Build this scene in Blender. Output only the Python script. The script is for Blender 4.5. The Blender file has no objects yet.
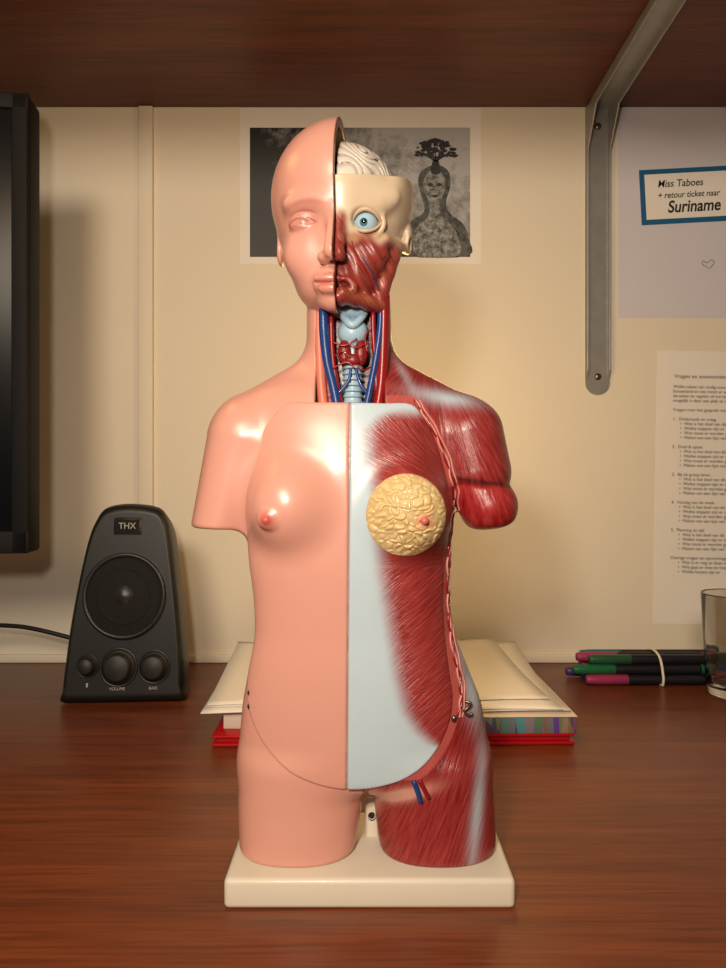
import bpy, bmesh, math, random
import numpy as np
from mathutils import Vector, Matrix, noise
random.seed(4); np.random.seed(4)
S=0.4/704.0; CZ=0.22
sc=bpy.context.scene
try:
    sc.view_settings.view_transform='Standard'; sc.view_settings.look='None'
except Exception: pass

# ---------------------------------------------------------------- helpers
def lin(r,g,b):
    o=[]
    for c in (r,g,b):
        c=c/255.0
        o.append(c/12.92 if c<=0.04045 else ((c+0.055)/1.055)**2.4)
    return o
def new_mat(name):
    m=bpy.data.materials.new(name); m.use_nodes=True
    nt=m.node_tree; b=nt.nodes['Principled BSDF']
    return m,nt,b
def pmat(name,col,rough=0.5,metal=0.0,coat=0.0,noise_amt=0.08,nscale=40,bump=0.0,spec=0.5,trans=0,ior=1.45,sss=0):
    m,nt,b=new_mat(name)
    tc=nt.nodes.new('ShaderNodeTexCoord'); n=nt.nodes.new('ShaderNodeTexNoise')
    n.inputs['Scale'].default_value=nscale; n.inputs['Detail'].default_value=4
    nt.links.new(tc.outputs['Object'],n.inputs['Vector'])
    mx=nt.nodes.new('ShaderNodeMix'); mx.data_type='RGBA'
    c=lin(*col)
    mx.inputs['A'].default_value=(*[x*(1-noise_amt) for x in c],1)
    mx.inputs['B'].default_value=(*[min(1,x*(1+noise_amt)) for x in c],1)
    nt.links.new(n.outputs['Fac'],mx.inputs['Factor']); nt.links.new(mx.outputs['Result'],b.inputs['Base Color'])
    b.inputs['Roughness'].default_value=rough; b.inputs['Metallic'].default_value=metal
    b.inputs['Coat Weight'].default_value=coat; b.inputs['Specular IOR Level'].default_value=spec
    b.inputs['Transmission Weight'].default_value=trans; b.inputs['IOR'].default_value=ior
    if sss: b.inputs['Subsurface Weight'].default_value=sss; b.inputs['Subsurface Scale'].default_value=0.004
    if bump:
        bp=nt.nodes.new('ShaderNodeBump'); bp.inputs['Strength'].default_value=bump; bp.inputs['Distance'].default_value=0.001
        nt.links.new(n.outputs['Fac'],bp.inputs['Height']); nt.links.new(bp.outputs['Normal'],b.inputs['Normal'])
    return m
def link(ob,parent=None,mat=None):
    sc.collection.objects.link(ob)
    if parent: ob.parent=parent
    if mat: ob.data.materials.append(mat)
    return ob
def empty(name):
    e=bpy.data.objects.new(name,None); e.empty_display_size=0.02; sc.collection.objects.link(e); return e
def mesh_obj(name,verts,faces,mat=None,parent=None,smooth=False):
    me=bpy.data.meshes.new(name); me.from_pydata([tuple(v) for v in verts],[],[tuple(f) for f in faces]); me.update()
    if smooth: me.polygons.foreach_set('use_smooth',[True]*len(me.polygons))
    ob=bpy.data.objects.new(name,me); return link(ob,parent,mat)
def box(name,x0,x1,y0,y1,z0,z1,mat=None,parent=None,bevel=0.0,seg=3):
    bm=bmesh.new(); bmesh.ops.create_cube(bm,size=1)
    for v in bm.verts:
        v.co=Vector(((x0+x1)/2+v.co.x*(x1-x0),(y0+y1)/2+v.co.y*(y1-y0),(z0+z1)/2+v.co.z*(z1-z0)))
    if bevel: bmesh.ops.bevel(bm,geom=bm.edges[:],offset=bevel,segments=seg,profile=0.5,affect='EDGES')
    me=bpy.data.meshes.new(name); bm.to_mesh(me); bm.free()
    if bevel: me.polygons.foreach_set('use_smooth',[True]*len(me.polygons))
    ob=bpy.data.objects.new(name,me); return link(ob,parent,mat)
def tube(name,pts,rad,mat,parent=None,seg=10,sub=6,toworld=None):
    P=[Vector(p) for p in pts]; R=rad if hasattr(rad,'__len__') else [rad]*len(P)
    Q=[];RR=[]
    n=len(P)
    for i in range(n-1):
        p0=P[max(i-1,0)];p1=P[i];p2=P[i+1];p3=P[min(i+2,n-1)]
        for k in range(sub):
            t=k/sub
            q=0.5*((2*p1)+(p2-p0)*t+(2*p0-5*p1+4*p2-p3)*t*t+(-p0+3*p1-3*p2+p3)*t**3)
            Q.append(q);RR.append(R[i]*(1-t)+R[i+1]*t)
    Q.append(P[-1]);RR.append(R[-1])
    V=[];F=[]
    up=None
    for i,q in enumerate(Q):
        d=(Q[min(i+1,len(Q)-1)]-Q[max(i-1,0)]).normalized()
        if up is None: up=d.orthogonal().normalized()
        up=(up-d*up.dot(d)).normalized(); sd=d.cross(up)
        for k in range(seg):
            a=2*math.pi*k/seg
            V.append(q+(up*math.cos(a)+sd*math.sin(a))*RR[i])
    for i in range(len(Q)-1):
        for k in range(seg):
            a=i*seg+k;b=i*seg+(k+1)%seg
            F.append((a,b,b+seg,a+seg))
    F.append(tuple(range(seg))[::-1]); F.append(tuple((len(Q)-1)*seg+k for k in range(seg)))
    if toworld: V=[toworld(v) for v in V]
    return mesh_obj(name,V,F,mat,parent,True)
def lathe(name,prof,mat,parent=None,seg=48,M=None):
    V=[];F=[]
    for (r,z) in prof:
        for k in range(seg):
            a=2*math.pi*k/seg; V.append(Vector((r*math.cos(a),r*math.sin(a),z)))
    for i in range(len(prof)-1):
        for k in range(seg):
            a=i*seg+k;b=i*seg+(k+1)%seg; F.append((a,b,b+seg,a+seg))
    if M is not None: V=[M@v for v in V]
    ob=mesh_obj(name,V,F,mat,parent,True)
    return ob
def W(v): return Vector((v[0]*S,v[1]*S,CZ+v[2]*S))
def P(px,py,Y): f=(704+Y)/704.0; return ((px-363)*f,Y,(484-py)*f)

# ---------------------------------------------------------------- implicit surfaces
f4=np.float32
def ell(x,y,z,c,r):
    a=(x-c[0])/r[0];b=(y-c[1])/r[1];d=(z-c[2])/r[2]
    k0=np.sqrt(a*a+b*b+d*d)+1e-6
    k1=np.sqrt((a/r[0])**2+(b/r[1])**2+(d/r[2])**2)+1e-6
    return k0*(k0-1)/k1
def caps(x,y,z,a,b,ra,rb,sy=1.0):
    bx,by,bz=b[0]-a[0],(b[1]-a[1])/sy,b[2]-a[2]
    px,py,pz=x-a[0],(y-a[1])/sy,z-a[2]
    t=np.clip((px*bx+py*by+pz*bz)/(bx*bx+by*by+bz*bz),0,1)
    return np.sqrt((px-bx*t)**2+(py-by*t)**2+(pz-bz*t)**2)-(ra+(rb-ra)*t)
def smin(a,b,k):
    h=np.clip(0.5+0.5*(b-a)/k,0,1); return b*(1-h)+a*h-k*h*(1-h)
def smax(a,b,k): return -smin(-a,-b,k)
def ss(x,a,b):
    t=np.clip((x-a)/(b-a),0,1); return t*t*(3-2*t)
class Loft:
    def __init__(s,rows,p=2.3,sig=7):
        rows=sorted([(484-r[0],r[1]-363,r[2]-363,r[3],r[4]) for r in rows])
        zz=np.array([r[0] for r in rows],float); s.z=np.arange(zz[0]-20,zz[-1]+20,1.0)
        ker=np.exp(-0.5*(np.arange(-3*sig,3*sig+1)/sig)**2); ker/=ker.sum()
        s.c=[]
        for k in range(1,5):
            v=np.interp(s.z,zz,[r[k] for r in rows]); v=np.pad(v,3*sig,mode='edge')
            s.c.append(np.convolve(v,ker,mode='valid'))
        s.p=p
    def __call__(s,x,y,z):
        xl,xr,yf,yb=[np.interp(z,s.z,c).astype(f4) for c in s.c]
        cx=(xl+xr)/2;cy=(yf+yb)/2;qx=x-cx;qy=y-cy
        u=np.abs(qx)/((xr-xl)/2);v=np.abs(qy)/((yb-yf)/2)
        r=(u**s.p+v**s.p)**(1/s.p)+1e-4
        q=np.sqrt(qx*qx+qy*qy)+1e-3
        return q-q/r
def surface(F,b,h,relax=2):
    xs=np.arange(b[0],b[1]+h,h,dtype=f4);ys=np.arange(b[2],b[3]+h,h,dtype=f4);zs=np.arange(b[4],b[5]+h,h,dtype=f4)
    V=np.empty((len(xs),len(ys),len(zs)),f4)
    CH=24
    for i in range(0,len(xs),CH):
        X,Y,Z=np.meshgrid(xs[i:i+CH],ys,zs,indexing='ij')
        V[i:i+CH]=F(X,Y,Z)
    I=V<0
    cnt=np.zeros(tuple(n-1 for n in V.shape),np.int8)
    offs=[(a,b_,c) for a in (0,1) for b_ in (0,1) for c in (0,1)]
    nx,ny,nz=V.shape
    for o in offs: cnt+=I[o[0]:nx-1+o[0],o[1]:ny-1+o[1],o[2]:nz-1+o[2]]
    act=(cnt>0)&(cnt<8)
    idx=np.full(act.shape,-1,np.int64); ai=np.argwhere(act); idx[act]=np.arange(len(ai))
    acc=np.zeros((len(ai),3));num=np.zeros(len(ai))
    for o in offs:
        for ax in range(3):
            if o[ax]==1: continue
            o2=list(o);o2[ax]=1
            v0=V[ai[:,0]+o[0],ai[:,1]+o[1],ai[:,2]+o[2]];v1=V[ai[:,0]+o2[0],ai[:,1]+o2[1],ai[:,2]+o2[2]]
            m=(v0<0)!=(v1<0)
            t=np.where(m,v0/np.where(m,(v0-v1),1),0)
            p=np.tile(np.array(o,float),(len(ai),1));p[:,ax]+=t
            acc+=p*m[:,None];num+=m
    pos=(ai+acc/num[:,None])*h+np.array([xs[0],ys[0],zs[0]])
    Q=[]
    for ax in range(3):
        a=[slice(None)]*3;c=[slice(None)]*3;a[ax]=slice(0,-1);c[ax]=slice(1,None)
        A=I[tuple(a)];B=I[tuple(c)]
        E=np.argwhere(A!=B)
        o1,o2=[k for k in range(3) if k!=ax]
        ok=(E[:,o1]>0)&(E[:,o2]>0)&(E[:,o1]<V.shape[o1]-1)&(E[:,o2]<V.shape[o2]-1)
        E=E[ok]; s=A[E[:,0],E[:,1],E[:,2]]
        def g(d1,d2):
            e=E.copy();e[:,o1]-=d1;e[:,o2]-=d2;return idx[e[:,0],e[:,1],e[:,2]]
        q=np.stack([g(1,1),g(0,1),g(0,0),g(1,0)],1)
        flip=~s if ax!=1 else s
        q[flip]=q[flip][:,::-1]
        Q.append(q)
    Q=np.concatenate(Q)
    e0=np.concatenate([Q[:,0],Q[:,1],Q[:,2],Q[:,3]]);e1=np.concatenate([Q[:,1],Q[:,2],Q[:,3],Q[:,0]])
    a=np.concatenate([e0,e1]);b2=np.concatenate([e1,e0]);N=len(pos);deg=np.bincount(a,minlength=N)
    deg=np.maximum(deg,1)
    def proj(p):
        x,y,z=[p[:,k].astype(np.float64) for k in range(3)]
        f=F(x,y,z);ep=0.4
        g=np.stack([F(x+ep,y,z)-f,F(x,y+ep,z)-f,F(x,y,z+ep)-f],1)/ep
        st=f[:,None]*g/np.maximum((g*g).sum(1),0.3)[:,None]
        n=np.linalg.norm(st,axis=1,keepdims=True); st*=np.minimum(1,0.6*h/np.maximum(n,1e-6))
        return p-st
    for _ in range(relax):
        l=np.stack([np.bincount(a,weights=pos[b2,k],minlength=N) for k in range(3)],1)/deg[:,None]
        pos=pos+(l-pos)*0.5
        pos=proj(pos)
    return pos,Q
def net_obj(name,pos,Q,mat,parent,col=None,fib=None,xf=None,smooth=True):
    p=xf(pos) if xf is not None else pos
    w=np.stack([p[:,0]*S,p[:,1]*S,CZ+p[:,2]*S],1)
    me=bpy.data.meshes.new(name)
    me.vertices.add(len(w));me.vertices.foreach_set('co',w.astype(f4).ravel())
    me.loops.add(Q.size);me.loops.foreach_set('vertex_index',Q.astype(np.int32).ravel())
    me.polygons.add(len(Q));me.polygons.foreach_set('loop_start',np.arange(0,Q.size,4,dtype=np.int32))
    try: me.polygons.foreach_set('loop_total',np.full(len(Q),4,np.int32))
    except Exception: pass
    me.update(calc_edges=True);me.validate()
    if smooth: me.polygons.foreach_set('use_smooth',np.ones(len(me.polygons),bool))
    if col is not None:
        at=me.color_attributes.new('Col','FLOAT_COLOR','POINT')
        at.data.foreach_set('color',np.concatenate([col,np.ones((len(col),1))],1).astype(f4).ravel())
    if fib is not None:
        at=me.attributes.new('fib','FLOAT_VECTOR','POINT');at.data.foreach_set('vector',fib.astype(f4).ravel())
    return link(bpy.data.objects.new(name,me),parent,mat)
def mixc(a,b,m): return a*(1-m[:,None])+np.array(b)[None,:]*m[:,None]
def gau(px,py,cx,cy,sx,sy,ang=0):
    a=math.radians(ang);dx=px-cx;dy=py-cy
    u=dx*math.cos(a)+dy*math.sin(a);v=-dx*math.sin(a)+dy*math.cos(a)
    return np.exp(-((u/sx)**2+(v/sy)**2))

# ---- torso implicit
TR=Loft([(365,318,382,-14,34),(378,292,412,-22,40),(390,266,438,-30,45),(405,250,455,-36,50),(430,243,460,-43,55),(470,244,457,-49,58),(510,247,453,-50,56),
 (560,250,450,-49,50),(600,256,449,-47,45),(630,257,453,-46,43),(665,250,467,-47,46),(700,243,481,-47,53),(740,239,488,-46,58),(780,238,491,-43,60),(830,238,493,-40,58)])
THL=Loft([(760,240,364,-43,58),(800,238,363,-43,54),(835,240,357,-46,46),(855,243,352,-48,42),(880,247,346,-48,38)],2.3,5)
THR=Loft([(760,368,491,-43,58),(800,374,494,-43,54),(835,378,495,-46,46),(855,383,492,-48,42),(880,394,482,-48,38)],2.3,5)
def Fcore(x,y,z):
    t=TR(x,y,z); t=smax(t,z-108,16); t=smax(t,-300-z,26)
    # breasts
    t=smin(t,ell(x,y,z,(-71,-34,-21),(35,33,38)),22)
    t=smin(t,ell(x,y,z,(44,-34,-25),(38,37,41)),21)
    # neck
    n=caps(x,y,z,(-15,14,200),(-13,14,80),42,45,0.9)
    t=smin(t,n,16)
    # trapezius
    t=smin(t,caps(x,y,z,(-38,18,122),(-112,10,62),16,31),20)
    t=smin(t,caps(x,y,z,(10,18,122),(90,12,66),16,28),18)
    # buttocks
    t=smin(t,ell(x,y,z,(-66,34,-270),(52,42,50)),18)
    t=smin(t,ell(x,y,z,(70,34,-270),(52,42,50)),18)
    return t
def Farm(x,y,z):
    a=caps(x,y,z,(-122,8,44),(-143,4,-40),35,28.5,1.15); a=smax(a,-44-z-0.04*(x+143),4)
    b=caps(x,y,z,(104,6,50),(113,2,12),37,35,1.1)
    c=caps(x,y,z,(112,2,0),(125,-2,-22),28.5,29,1.1); c=smax(c,-46-z+0.12*(x-120),9)
    c=smax(c,(z-6)+0.15*(x-120),5)
    b=smax(b,-(z+3)-0.15*(x-120),6)
    return a,b,c
def Fbody(x,y,z):
    t=Fcore(x,y,z); a,b,c=Farm(x,y,z)
    t=smin(t,a,20); t=smin(t,b,13); t=smin(t,c,3)
    l=THL(x,y,z);r=THR(x,y,z)
    th=smin(l,r,5); th=smax(th,z+262,18); th=smax(th,-360.0-z,5)
    t=smin(t,th,12)
    # pubic crease
    t=t+3.0*np.exp(-((x-3)/2.0)**2)*ss(-z,270,288)*ss(-y,10,30)
    # neck window
    w=np.maximum(np.maximum(np.abs(x+12.5)-33.5,y-0),np.maximum(73-z,z-215))
    t=smax(t,-w,2.0)
    return t
# plate outline
oy=lambda pts:[P(*p) for p in pts]
poly=oy([(288,403,-34),(318,402,-38),(350,402,-42),(385,403,-38),(411,404,-34),(424,418,-36),(436,440,-38),(444,465,-38),(449,495,-36),(450,525,-34),(446,560,-34),(444,600,-34),
 (446,640,-34),(450,675,-34),(453,700,-36),(448,728,-40),(434,754,-42),(412,774,-44),(385,786,-45),(350,791,-46),(318,785,-46),(288,771,-44),(264,748,-38),(251,722,-30),(246,695,-20),(248,670,-16),(254,640,-14),(254,600,-12),(249,560,-12),(247,530,-14),(246,500,-14),(248,472,-20),(256,445,-28),(270,420,-32)])
pp=np.array([(p[0],p[2]) for p in poly])
# smooth polygon
def cr(pp,sub=6):
    o=[];n=len(pp)
    for i in range(n):
        a,b,c,d=pp[i-1],pp[i],pp[(i+1)%n],pp[(i+2)%n]
        for k in range(sub):
            t=k/sub;o.append(0.5*(2*b+(c-a)*t+(2*a-5*b+4*c-d)*t*t+(-a+3*b-3*c+d)*t**3))
    return np.array(o)
pc=cr(pp,4)
gx=np.arange(-150,150,1.0);gz=np.arange(-340,120,1.0)
GX,GZ=np.meshgrid(gx,gz,indexing='ij');dm=np.full(GX.shape,1e9);ins=np.zeros(GX.shape,bool)
for i in range(len(pc)):
    a=pc[i];b=pc[(i+1)%len(pc)];e=b-a;t=np.clip(((GX-a[0])*e[0]+(GZ-a[1])*e[1])/(e@e),0,1)
    dm=np.minimum(dm,np.hypot(GX-a[0]-t*e[0],GZ-a[1]-t*e[1]))
    c=((a[1]>GZ)!=(b[1]>GZ)); xi=a[0]+(GZ-a[1])/(e[1] if abs(e[1])>1e-9 else 1e-9)*e[0]
    ins^=c&(GX<xi)
SD=np.where(ins,-dm,dm)
def Fpoly(x,z):
    fx=np.clip(x+150,0,298.0);fz=np.clip(z+340,0,458.0)
    i=fx.astype(int);j=fz.astype(int);i=np.minimum(i,298);j=np.minimum(j,458);a=fx-i;b=fz-j
    i1=np.minimum(i+1,len(gx)-1);j1=np.minimum(j+1,len(gz)-1)
    return (SD[i,j]*(1-a)*(1-b)+SD[i1,j]*a*(1-b)+SD[i,j1]*(1-a)*b+SD[i1,j1]*a*b)
def seamx(z): return -12.3-0.008*(75-z)
def Fplate(x,y,z):
    t=Fcore(x,y,z)-2.6
    l=THL(x,y,z);r=THR(x,y,z)
    th=smax(smin(l,r,5),z+262,18)-2.6
    t=smin(t,th,12)
    # nipple
    t=smin(t,ell(x,y,z,(-86.5,-63.5,-32),(10,7,9)),6)
    t=smin(t,ell(x,y,z,(-87.5,-68.5,-32.5),(3.5,4.4,3.5)),2.5)
    t=t+1.6*np.exp(-((x-seamx(z))/1.1)**2)
    t=smax(t,Fpoly(x,z),2.2)
    t=np.maximum(t,y-2)
    return t
def front(F,X,Z,y0=-130):
    X=np.asarray(X,float);Z=np.asarray(Z,float);Y=np.full(X.shape,float(y0))
    for _ in range(90): Y=Y+np.clip(F(X,Y,Z)*0.6,-2,6)
    return Y

# ---------------------------------------------------------------- organic material
def organic(name,rough=0.34,bumpd=0.0006,fr=0.55,coat=0.3):
    m,nt,b=new_mat(name);N=nt.nodes;L=nt.links
    c=N.new('ShaderNodeAttribute');c.attribute_name='Col'
    f=N.new('ShaderNodeAttribute');f.attribute_name='fib'
    sp=N.new('ShaderNodeSeparateXYZ');L.new(f.outputs['Vector'],sp.inputs[0])
    cb=N.new('ShaderNodeCombineXYZ')
    m1=N.new('ShaderNodeMath');m1.operation='MULTIPLY';m1.inputs[1].default_value=fr;L.new(sp.outputs['X'],m1.inputs[0])
    m2=N.new('ShaderNodeMath');m2.operation='MULTIPLY';m2.inputs[1].default_value=0.035;L.new(sp.outputs['Y'],m2.inputs[0])
    L.new(m1.outputs[0],cb.inputs['X']);L.new(m2.outputs[0],cb.inputs['Y'])
    n=N.new('ShaderNodeTexNoise');n.inputs['Scale'].default_value=1.0;n.inputs['Detail'].default_value=3;n.inputs['Roughness'].default_value=0.6
    L.new(cb.outputs[0],n.inputs['Vector'])
    r=N.new('ShaderNodeMapRange');r.inputs['From Min'].default_value=0.33;r.inputs['From Max'].default_value=0.67
    r.inputs['To Min'].default_value=0.0;r.inputs['To Max'].default_value=1.0;L.new(n.outputs['Fac'],r.inputs['Value'])
    dk=N.new('ShaderNodeMix');dk.data_type='RGBA';dk.blend_type='MULTIPLY';dk.inputs['Factor'].default_value=1
    L.new(c.outputs['Color'],dk.inputs['A']);dk.inputs['B'].default_value=(0.6,0.5,0.52,1)
    lt=N.new('ShaderNodeMix');lt.data_type='RGBA';lt.inputs['Factor'].default_value=0.10
    L.new(c.outputs['Color'],lt.inputs['A']);lt.inputs['B'].default_value=(0.75,0.30,0.26,1)
    fx=N.new('ShaderNodeMix');fx.data_type='RGBA';L.new(r.outputs[0],fx.inputs['Factor']);L.new(dk.outputs['Result'],fx.inputs['A']);L.new(lt.outputs['Result'],fx.inputs['B'])
    mx=N.new('ShaderNodeMix');mx.data_type='RGBA';L.new(sp.outputs['Z'],mx.inputs['Factor']);L.new(c.outputs['Color'],mx.inputs['A']);L.new(fx.outputs['Result'],mx.inputs['B'])
    L.new(mx.outputs['Result'],b.inputs['Base Color'])
    hm=N.new('ShaderNodeMath');hm.operation='MULTIPLY';L.new(r.outputs[0],hm.inputs[0]);L.new(sp.outputs['Z'],hm.inputs[1])
    tc=N.new('ShaderNodeTexCoord');n2=N.new('ShaderNodeTexNoise');n2.inputs['Scale'].default_value=900;L.new(tc.outputs['Object'],n2.inputs['Vector'])
    ad=N.new('ShaderNodeMath');ad.operation='MULTIPLY_ADD';ad.inputs[1].default_value=0.05;L.new(n2.outputs['Fac'],ad.inputs[0]);L.new(hm.outputs[0],ad.inputs[2])
    bp=N.new('ShaderNodeBump');bp.inputs['Strength'].default_value=0.4;bp.inputs['Distance'].default_value=bumpd
    L.new(ad.outputs[0],bp.inputs['Height']);L.new(bp.outputs['Normal'],b.inputs['Normal'])
    b.inputs['Roughness'].default_value=rough;b.inputs['Coat Weight'].default_value=coat;b.inputs['Coat Roughness'].default_value=0.25
    b.inputs['Subsurface Weight'].default_value=0.12;b.inputs['Subsurface Scale'].default_value=0.003
    return m
ORG=organic('painted_plastic')
SKIN=np.array(lin(212,152,136));RED=np.array(lin(148,20,26));DRED=np.array(lin(85,14,16));WHT=np.array(lin(184,200,210));CREAM=np.array(lin(206,184,156))
PINK=np.array(lin(195,95,88))

torso=empty('anatomical_torso_model')
# body
pos,Q=surface(Fbody,(-178,165,-84,100,-364,205),1.6)
x,y,z=pos.T
px=363+x/0.97;py=484-z/0.97
mus=np.where(py<783,ss(px,349,351),ss(px,369,371))
col=np.tile(SKIN,(len(pos),1));col=mixc(col,RED,mus)
w=np.clip(gau(px,py,447,397,34,9,8)*1.0+gau(px,py,405,372,5,22,-25)*0.5+gau(px,py,474,690,11,34,-8)*1.0+gau(px,py,476,800,7,62,8)*0.85+gau(px,py,462,650,6,18)*0.5+gau(px,py,425,860,22,4)*.3,0,1)*mus
col=mixc(col,WHT,w)
sk=np.clip(gau(px,py,398,787,34,7,-16)*1.6+gau(px,py,373,800,7,18)*1.5,0,1)*mus
col=mixc(col,SKIN*0.9,sk)
dp=Fpoly(x,z)
st=(ss(dp,-2,0)*(1-ss(dp,7,9)))*mus*(y<5)*(py<770)
col=mixc(col,PINK*0.85,st*0.8)
arm2=(px>452)&(py>482+0.1*(px-480))&(py<545)
col[arm2]=mixc(col[arm2],lin(165,20,28),np.ones(arm2.sum()))
dk=np.exp(-((py-(482+0.15*(px-480)))/2.0)**2)*(px>452)*(py<500)
col=mixc(col,DRED*.7,dk)
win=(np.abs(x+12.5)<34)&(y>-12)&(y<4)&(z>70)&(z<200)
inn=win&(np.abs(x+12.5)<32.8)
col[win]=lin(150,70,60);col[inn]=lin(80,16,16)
angA=np.arctan2(py-340,px-430)*70; vA=np.hypot(px-430,py-340)
uT=px*0.92+py*0.38;vT=py
tm=ss(py,560,640)
u=angA*(1-tm)+uT*tm; v=vA*(1-tm)+vT*tm
fib=np.stack([u,v,mus*(1-w*0.75)*(1-sk)*(1-st*.7)],1); fib[win,2]=0.3
net_obj('body',pos,Q,ORG,torso,col,fib)
# plate
pos,Q=surface(Fplate,(-128,112,-96,8,-312,86),1.25)
x,y,z=pos.T;px=363+x/0.925;py=484-z/0.925
col=np.tile(SKIN,(len(pos),1))
rt=ss(x-seamx(z),-0.3,0.5)
ar=np.exp(-((np.hypot((x+87),(z+32.3))/8.0)**4))
col=mixc(col,lin(190,84,76),ar*(1-rt)*0.85)
col=mixc(col,WHT,rt)
xb=np.interp(py,[400,415,430,470,500,540,570,600,640,680,715,735,748,760],[402,382,369,371,377,379,381,386,392,398,407,420,434,468])
redm=ss(px-xb,-11,13)*rt*ss(py,404,420)
col=mixc(col,np.array(lin(156,34,34)),redm)
col=mixc(col,DRED*1.3,redm*ss(px-xb,25,60)*0.45)
line=np.exp(-((x-seamx(z))/1.0)**2);col=mixc(col,lin(120,80,70),line*0.7)
pm=ss(py,520,570)
dist=np.hypot(px-475,py-505);angp=np.arctan2(py-505,px-475);angp=np.where(angp<0,angp+2*math.pi,angp)
u=angp*75*(1-pm)+(px*0.62+py*0.78)*pm;v=dist*(1-pm)+(py*.62-px*.78)*pm
wob=ss(px-xb,-16,4)*rt*ss(py,408,424)
fib=np.stack([u,v,np.clip(redm*0.9+wob*0.12,0,1)],1)
net_obj('chest_plate',pos,Q,ORG,torso,col,fib)

# gland disc
gc=P(407,516,-72)
V=[];F=[];NR,NT=70,220
R0=37.2
rr=np.linspace(0,1,NR)[:,None]*np.ones((1,NT));tt=np.ones((NR,1))*np.linspace(0,2*math.pi,NT,endpoint=False)[None,:]
GXX=gc[0]+rr*R0*np.cos(tt);GZZ=gc[2]+rr*R0*1.04*np.sin(tt)
GY=front(Fplate,GXX.ravel(),GZZ.ravel()).reshape(GXX.shape)
cols=[]
for i in range(NR):
    for j in range(NT):
        X,Y,Z=GXX[i,j],GY[i,j],GZZ[i,j]
        wv=Vector((X+5*noise.noise(Vector((X*.12,Z*.12,3))),0,Z+5*noise.noise(Vector((X*.12,Z*.12,9)))))
        d,_=noise.voronoi(Vector((wv.x/8.5,0,wv.z/6.0)))
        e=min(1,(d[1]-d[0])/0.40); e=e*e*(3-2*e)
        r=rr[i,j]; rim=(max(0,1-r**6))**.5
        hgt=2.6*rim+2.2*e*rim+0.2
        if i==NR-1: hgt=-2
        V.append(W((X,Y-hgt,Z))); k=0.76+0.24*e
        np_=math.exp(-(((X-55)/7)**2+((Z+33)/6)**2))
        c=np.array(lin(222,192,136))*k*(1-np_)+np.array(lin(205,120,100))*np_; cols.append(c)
for i in range(NR-1):
    for j in range(NT):
        a=i*NT+j;b=i*NT+(j+1)%NT;F.append((a,a+NT,b+NT,b))
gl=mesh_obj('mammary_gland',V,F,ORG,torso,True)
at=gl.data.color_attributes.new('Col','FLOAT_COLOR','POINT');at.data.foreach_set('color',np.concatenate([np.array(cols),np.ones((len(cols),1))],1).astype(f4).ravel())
m_areola=pmat('areola_paint',(196,104,92),0.4)
def ico(name,c,r,mat,parent,sub=3,world=False):
    bm=bmesh.new();bmesh.ops.create_icosphere(bm,subdivisions=sub,radius=1)
    for v_ in bm.verts:
        q=(c[0]+v_.co.x*r[0],c[1]+v_.co.y*r[1],c[2]+v_.co.z*r[2]); v_.co=Vector(q) if world else W(q)
    me=bpy.data.meshes.new(name);bm.to_mesh(me);bm.free();me.polygons.foreach_set('use_smooth',[True]*len(me.polygons))
    return link(bpy.data.objects.new(name,me),parent,mat)
ny=float(front(Fplate,[55],[-33])[0])
ico('nipple',(55,ny-4.5,-33),(3.8,3.5,3.6),m_areola,torso)

# lymph / vessel lace running along the edge
m_lace=pmat('vessel_pink',(205,135,125),0.4);m_ved=pmat('artery_red',(135,12,18),0.3,coat=.3);m_vblue=pmat('vein_blue',(22,58,120),0.3,coat=.3)
m_lar=pmat('larynx_blue',(158,186,204),0.35,coat=.2,sss=.1);m_thy=pmat('thyroid_red',(122,26,24),0.35,bump=.5,nscale=300)
m_cutskin=pmat('cut_skin_edge',(196,112,92),0.4)
m_metal=pmat('steel',(120,112,100),0.35,metal=1.0);m_dark=pmat('dark_hole',(35,20,15),0.6)
lp=[(414,400),(424,416),(438,440),(448,465),(455,492),(457,512),(452,535),(449,560),(449,590),(450,620),(453,650),(459,675),(461,695),(457,715)]
def lay(pts,amp,ph,lift,f=0.965):
    pts=np.array(pts,float); t=np.arange(len(pts)); tt=np.linspace(0,len(pts)-1,len(pts)*7)
    X=(np.interp(tt,t,pts[:,0])-363)*f+amp*np.sin(tt*5+ph);Z=(484-np.interp(tt,t,pts[:,1]))*f
    Y=front(Fbody,X,Z)
    Y=np.minimum(Y,25)
    return [(X[i],Y[i]-lift,Z[i]) for i in range(len(tt))]
tube('lymph_chain_1',lay(lp,1.3,0,0.7),1.0,m_lace,torso,8,2,W)
tube('lymph_chain_2',lay(lp,1.3,3.1,0.7),1.0,m_ved,torso,8,2,W)
tube('lymph_chain_3',lay([(p[0]+4,p[1]) for p in lp],0.8,1,0.8),0.8,m_lace,torso,8,2,W)

# ---- neck contents
ico('larynx',(-10,-8,150),(15,13,15),m_lar,torso)
tube('thyroid_cartilage',[(-23,-10,170),(-18,-17,162),(-10,-21,154),(-2,-17,162),(3,-10,170)],[3,4,4.2,4,3],m_lar,torso,12,6,W)
ico('hyoid',(-10,-10,170),(14,11,9),m_lar,torso)
tube('trachea',[(-10,-8,145),(-10,-8,110),(-10,-10,70)],[9,9,9],m_lar,torso,16,6,W)
for k in range(8):
    zz=114-k*5.6
    tube('trachea_ring_%d'%(k+1),[(-19.5,-9,zz),(-16,-16.5,zz),(-10,-19.3,zz),(-4,-16.5,zz),(-.5,-9,zz)],1.5,m_lar,torso,8,4,W)
ico('thyroid_gland_1',(-18,-15,128),(7,6,13),m_thy,torso);ico('thyroid_gland_2',(-2,-15,128),(7,6,13),m_thy,torso);ico('thyroid_isthmus',(-10,-18,121),(8,4,6),m_thy,torso)
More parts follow.
